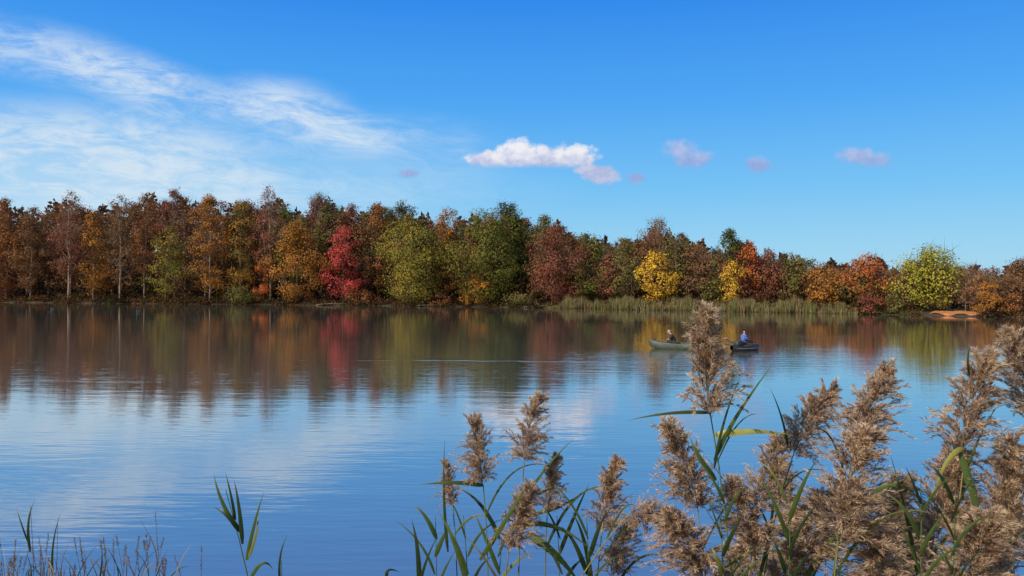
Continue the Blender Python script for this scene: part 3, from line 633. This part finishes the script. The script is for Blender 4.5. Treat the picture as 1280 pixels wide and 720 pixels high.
R_ = [
 ((864, 388), (889, 524), 78, 2.7, 'tallest reed plume, rising well above all others in front of the boats', 1, [((888, 516), (840, 512), (783, 526), 6, 'd'), ((892, 545), (935, 535), (987, 543), 11, 'y'), ((893, 575), (915, 520), (968, 453), 7, 'g'), ((893, 585), (900, 530), (926, 468), 5, 'd'), ((895, 600), (870, 570), (862, 545), 9, 'g')]),
 ((662, 494), (655, 578), 50, 3.0, 'reed with slim plume, highest of the left cluster, leaning right', 1, [((646, 640), (680, 580), (718, 548), 5, 'g'), ((640, 660), (690, 640), (742, 690), 9, 'g')]),
 ((596, 520), (604, 606), 52, 3.0, 'reed with plume left of the highest plume of the left cluster', 1, [((604, 607), (570, 600), (520, 606), 7, 'd')]),
 ((560, 576), (566, 632), 28, 3.1, 'reed with the small narrow plume at the far left of the cluster', 1, [((560, 690), (552, 620), (556, 548), 5, 'd')]),
 ((688, 570), (684, 642), 40, 3.1, 'reed with short brown plume on the right side of the left cluster', 1, [((660, 668), (700, 690), (728, 735), 13, 'g'), ((640, 640), (690, 650), (735, 610), 7, 'd')]),
 ((650, 602), (636, 690), 58, 2.9, 'reed with low drooping plume in the middle of the left cluster', 1, [((600, 700), (640, 640), (662, 600), 8, 'g'), ((585, 735), (570, 670), (548, 640), 9, 'g')]),
 ((762, 574), (752, 668), 54, 3.1, 'reed with upright plume standing alone between the left and right clusters', 1, [((740, 740), (735, 670), (715, 640), 8, 'g')]),
 ((832, 660), (788, 640), 58, 3.0, 'reed with plume bent over to the right below the lone upright plume', 1, [((850, 700), (835, 640), (812, 618), 6, 't')]),
 ((774, 650), (766, 724), 54, 3.3, 'reed with plume half hidden behind the bent over plume', 1, []),
 ((852, 524), (872, 640), 76, 2.9, 'reed with broad plume directly below left of the tallest plume', 2, []),
 ((858, 634), (882, 735), 94, 2.7, 'reed with thick fluffy plume at the bottom below the tallest plume', 1, []),
 ((1028, 474), (990, 574), 62, 3.0, 'reed with plume leaning right at the upper left of the right cluster', 2, [((985, 560), (980, 520), (962, 484), 4, 'd')]),
 ((1092, 452), (1066, 570), 76, 2.9, 'reed with tall spiky plume at the centre top of the right cluster', 2, [((1085, 620), (1125, 590), (1150, 625), 7, 'g')]),
 ((1064, 540), (1048, 676), 112, 2.6, 'reed with the biggest bushiest plume in the centre of the right cluster', 2, []),
 ((968, 540), (948, 640), 64, 3.2, 'reed with plume right of the bright yellow leaf', 2, [((945, 735), (975, 640), (965, 570), 6, 'd')]),
 ((934, 598), (944, 700), 80, 2.9, 'reed with wide plume at lower left of the right cluster', 2, []),
 ((1010, 612), (1004, 712), 82, 3.1, 'reed with plume behind left of the bushiest plume', 3, [((1000, 735), (1030, 680), (1062, 650), 9, 'g')]),
 ((1222, 440), (1206, 568), 80, 2.8, 'reed with tall plume left of the plume cut by the right edge', 2, [((1212, 470), (1206, 445), (1216, 424), 4, 'd'), ((1200, 565), (1225, 640), (1245, 735), 13, 'g'), ((1205, 560), (1180, 565), (1166, 625), 8, 'y')]),
 ((1276, 414), (1288, 530), 72, 2.9, 'reed with plume cut by the right edge, highest at that edge', 2, []),
 ((1192, 548), (1168, 668), 86, 2.9, 'reed with dark plume below left of the tall plume near the right edge', 2, [((1150, 735), (1135, 640), (1112, 565), 7, 'd')]),
 ((1262, 544), (1246, 664), 90, 2.8, 'reed with pale plume low beside the right edge', 2, []),
 ((1120, 596), (1112, 700), 70, 3.3, 'reed with plume behind right of the bushiest plume', 3, []),
 ((1108, 664), (1112, 760), 100, 2.6, 'reed with wide pale plume at the bottom edge right of centre cluster', 2, []),
 ((1226, 640), (1214, 750), 96, 2.6, 'reed with wide plume at the bottom near the right corner', 2, []),
]
for q, (tp_, bs, wp, Y_, lab, nl, cu) in enumerate(R_): reed(tp_, bs, wp, Y_, lab, nl, cu, flip=-1 if q == 0 else 1)
for i in range(22):
    px = 900+385*(i+.5)/22+random.uniform(-12, 12); py = random.uniform(580, 700) if px > 940 else random.uniform(650, 720); Y_ = random.uniform(3.1, 4.2); h = 95*3/Y_*random.uniform(.9, 1.2); dx = random.uniform(-8, 22)
    reed((px+dx, py), (px, py+h), h*.66, Y_, 'brown plumed reed in the thick of the right hand clump, behind the nearer plumes', 4, (), 'reeds crowded behind the nearer plumes')
def shoot(name, label, Y, base, top, leaves, cat='reed', group=None, col=(.10, .14, .04), rad=.003):
    B = P(*base, Y); bx = B.x; G = np.array([bx, Y, float(gz(bx, Y))-.03]); T = np.array(P(*top, Y)); Bn = np.array(B)
    root = empty(name, G, label, cat, group); a = Acc(); pts = np.array([G, (G+Bn)/2, Bn, (Bn+T)/2+[.003, 0, 0], T])
    a.tube(pts-G, np.linspace(rad*1.3, rad*.4, 5), 5, col); link('stem', a.mesh('stem', M_stem, True), root)
    for (q0, q1, q2, wd, c) in leaves:
        c_ = {'g': GR[1], 'y': YL*.7, 'd': GR[2]*.8, 't': TN, 'r': np.array((.15, .10, .055))}[c]
        add_leaf(root, G, P(*q0, Y), P(*q1, Y-.05), P(*q2, Y), wd*.85/F*Y, c_, c_*.9)
    return root, G
shoot('reed_shoot', 'young green reed shoot without plume standing alone at lower left', 2.8, (313, 735), (282, 612), [((296, 660), (272, 625), (267, 590), 7, 'g'), ((294, 650), (290, 620), (281, 588), 5, 'd'), ((303, 680), (300, 630), (292, 598), 7, 'd'), ((308, 700), (318, 650), (330, 614), 6, 'g'), ((300, 665), (285, 640), (267, 634), 8, 'd'), ((309, 700), (325, 665), (322, 640), 5, 'y'), ((312, 725), (330, 690), (341, 712), 6, 'g')], 'reed', 'leafy reed shoots without plumes')
shoot('reed_shoot', 'single dark upright blade left of the reed cluster at the bottom', 3.0, (524, 740), (520, 690), [((524, 730), (524, 680), (514, 648), 8, 'd'), ((524, 735), (530, 700), (548, 668), 5, 'd')], 'reed', 'leafy reed shoots without plumes')
shoot('reed_shoot', 'thin curved dark blade right of the lone green shoot', 3.0, (350, 740), (352, 700), [((350, 730), (346, 690), (360, 668), 4, 'd')], 'reed', 'leafy reed shoots without plumes')
shoot('reed_shoot', 'tiny hooked blade at the bottom edge left of the reed cluster', 3.0, (488, 740), (486, 722), [((486, 735), (476, 702), (500, 716), 6, 'd')], 'reed', 'leafy reed shoots without plumes')
for i, (bx, lab) in enumerate([(545, 'leafy green shoot at the left foot of the reed cluster'), (585, 'leafy green shoot under the small narrow plume'), (622, 'leafy green shoot under the low drooping plume'), (700, 'leafy green shoot right of the low drooping plume'), (735, 'leafy green shoot at the foot of the lone upright plume'), (905, 'leafy green shoot below the tallest plume'), (985, 'leafy green shoot in front of the right cluster, left side'), (1150, 'leafy green shoot in front of the right cluster, right side'), (1190, 'leafy green shoot near the right corner')]):
    lv = []
    kk = 6 if bx > 900 else 4
    for k in range(kk):
        y0 = 740-k*22; s = (-1)**k; l = random.uniform(50, 95)
        lv.append(((bx+random.uniform(-3, 3), y0), (bx+s*l*.2, y0-l*.6), (bx+s*l*random.uniform(.3, .7), y0-l*random.uniform(.6, 1.)), random.uniform(3, 8), random.choice('ggdgyd')))
    shoot('reed_shoot', lab, random.uniform(2.45, 2.6) if bx > 900 else random.uniform(2.9, 3.4), (bx, 745), (bx+random.uniform(-8, 8), 600 if bx > 900 else 645), lv, 'reed', 'leafy reed shoots without plumes')
def weed(px, top, Y, lab, spike, lv=(), col=(.13, .10, .06), spread=6):
    bx = px+random.uniform(-spread, spread)
    root, G = shoot('weed_stalk', lab, Y, (bx, 745), (px, top), lv, 'weed', 'thin weed stalks at lower left', col, .0014)
    if spike:
        a = Acc(); n = 60; t = rng.random(n); f = spike/(745-top); A = np.array(P(px, top, Y))-G; Bq = np.array(P(px+(bx-px)*f, top+spike, Y))-G
        pos = A*(1-t[:, None])+Bq*t[:, None]
        a.diamonds(pos, rng.normal(size=(n, 3))*.6+[0, 0, 1], .010, .0018, np.array((.27, .19, .13))*(.6+.8*rng.random((n, 1)))); link('seed_spike', a.mesh('seed_spike', M_plume), root)
weed(38, 632, 2.8, 'tall dark weed stalk with upright leaf near the left edge', 0, [((38, 690), (30, 650), (44, 624), 5, 'd'), ((36, 680), (26, 655), (20, 632), 3, 'd')], (.05, .06, .03))
weed(72, 655, 2.8, 'dark bent blade right of the tall dark stalk', 0, [((66, 720), (62, 680), (76, 640), 4, 'd')], (.05, .06, .03))
weed(126, 676, 2.9, 'short dark stalk between the reddish spikes', 12, [((124, 725), (130, 700), (126, 676), 3, 'd')])
weed(194, 640, 3.0, 'tallest brownish weed spike left of the lone green shoot', 60, [((194, 715), (205, 690), (168, 640), 2, 'r')])
weed(252, 682, 3.0, 'last thin brownish spike before the lone green shoot', 30)
for i in range(42):
    px = random.uniform(-4, 112) if i < 25 else random.uniform(128, 240)
    weed(px, random.uniform(668, 712), random.uniform(2.6, 3.4), 'short brown weed spike in the low tuft at the lower left corner', random.uniform(12, 30), [((px, 738), (px+random.uniform(-14, 14), 708), (px+random.uniform(-34, 34), random.uniform(672, 710)), 2, random.choice('rrdtd'))], (.15, .11, .07), 20)
# near bank grass
n = 9000; x = rng.uniform(-9, 9, n); y = rng.uniform(-2, 7, n); z = gz(x, y)-.02
cols = np.array([(.10, .13, .04), (.2, .16, .07), (.14, .1, .05)]); a = Acc()
a.diamonds(np.stack([x, y, z], 1), np.stack([rng.normal(size=n)*.3, rng.normal(size=n)*.3, np.ones(n)], 1), rng.uniform(.15, .4, n), .012, cols[rng.integers(0, 3, n)])
tag(link('bank_grass', a.mesh('bank_grass', M_reedleaf)), 'low grass covering the near bank under the reeds', 'grass', kind='stuff')
print('built', len(bpy.data.objects))
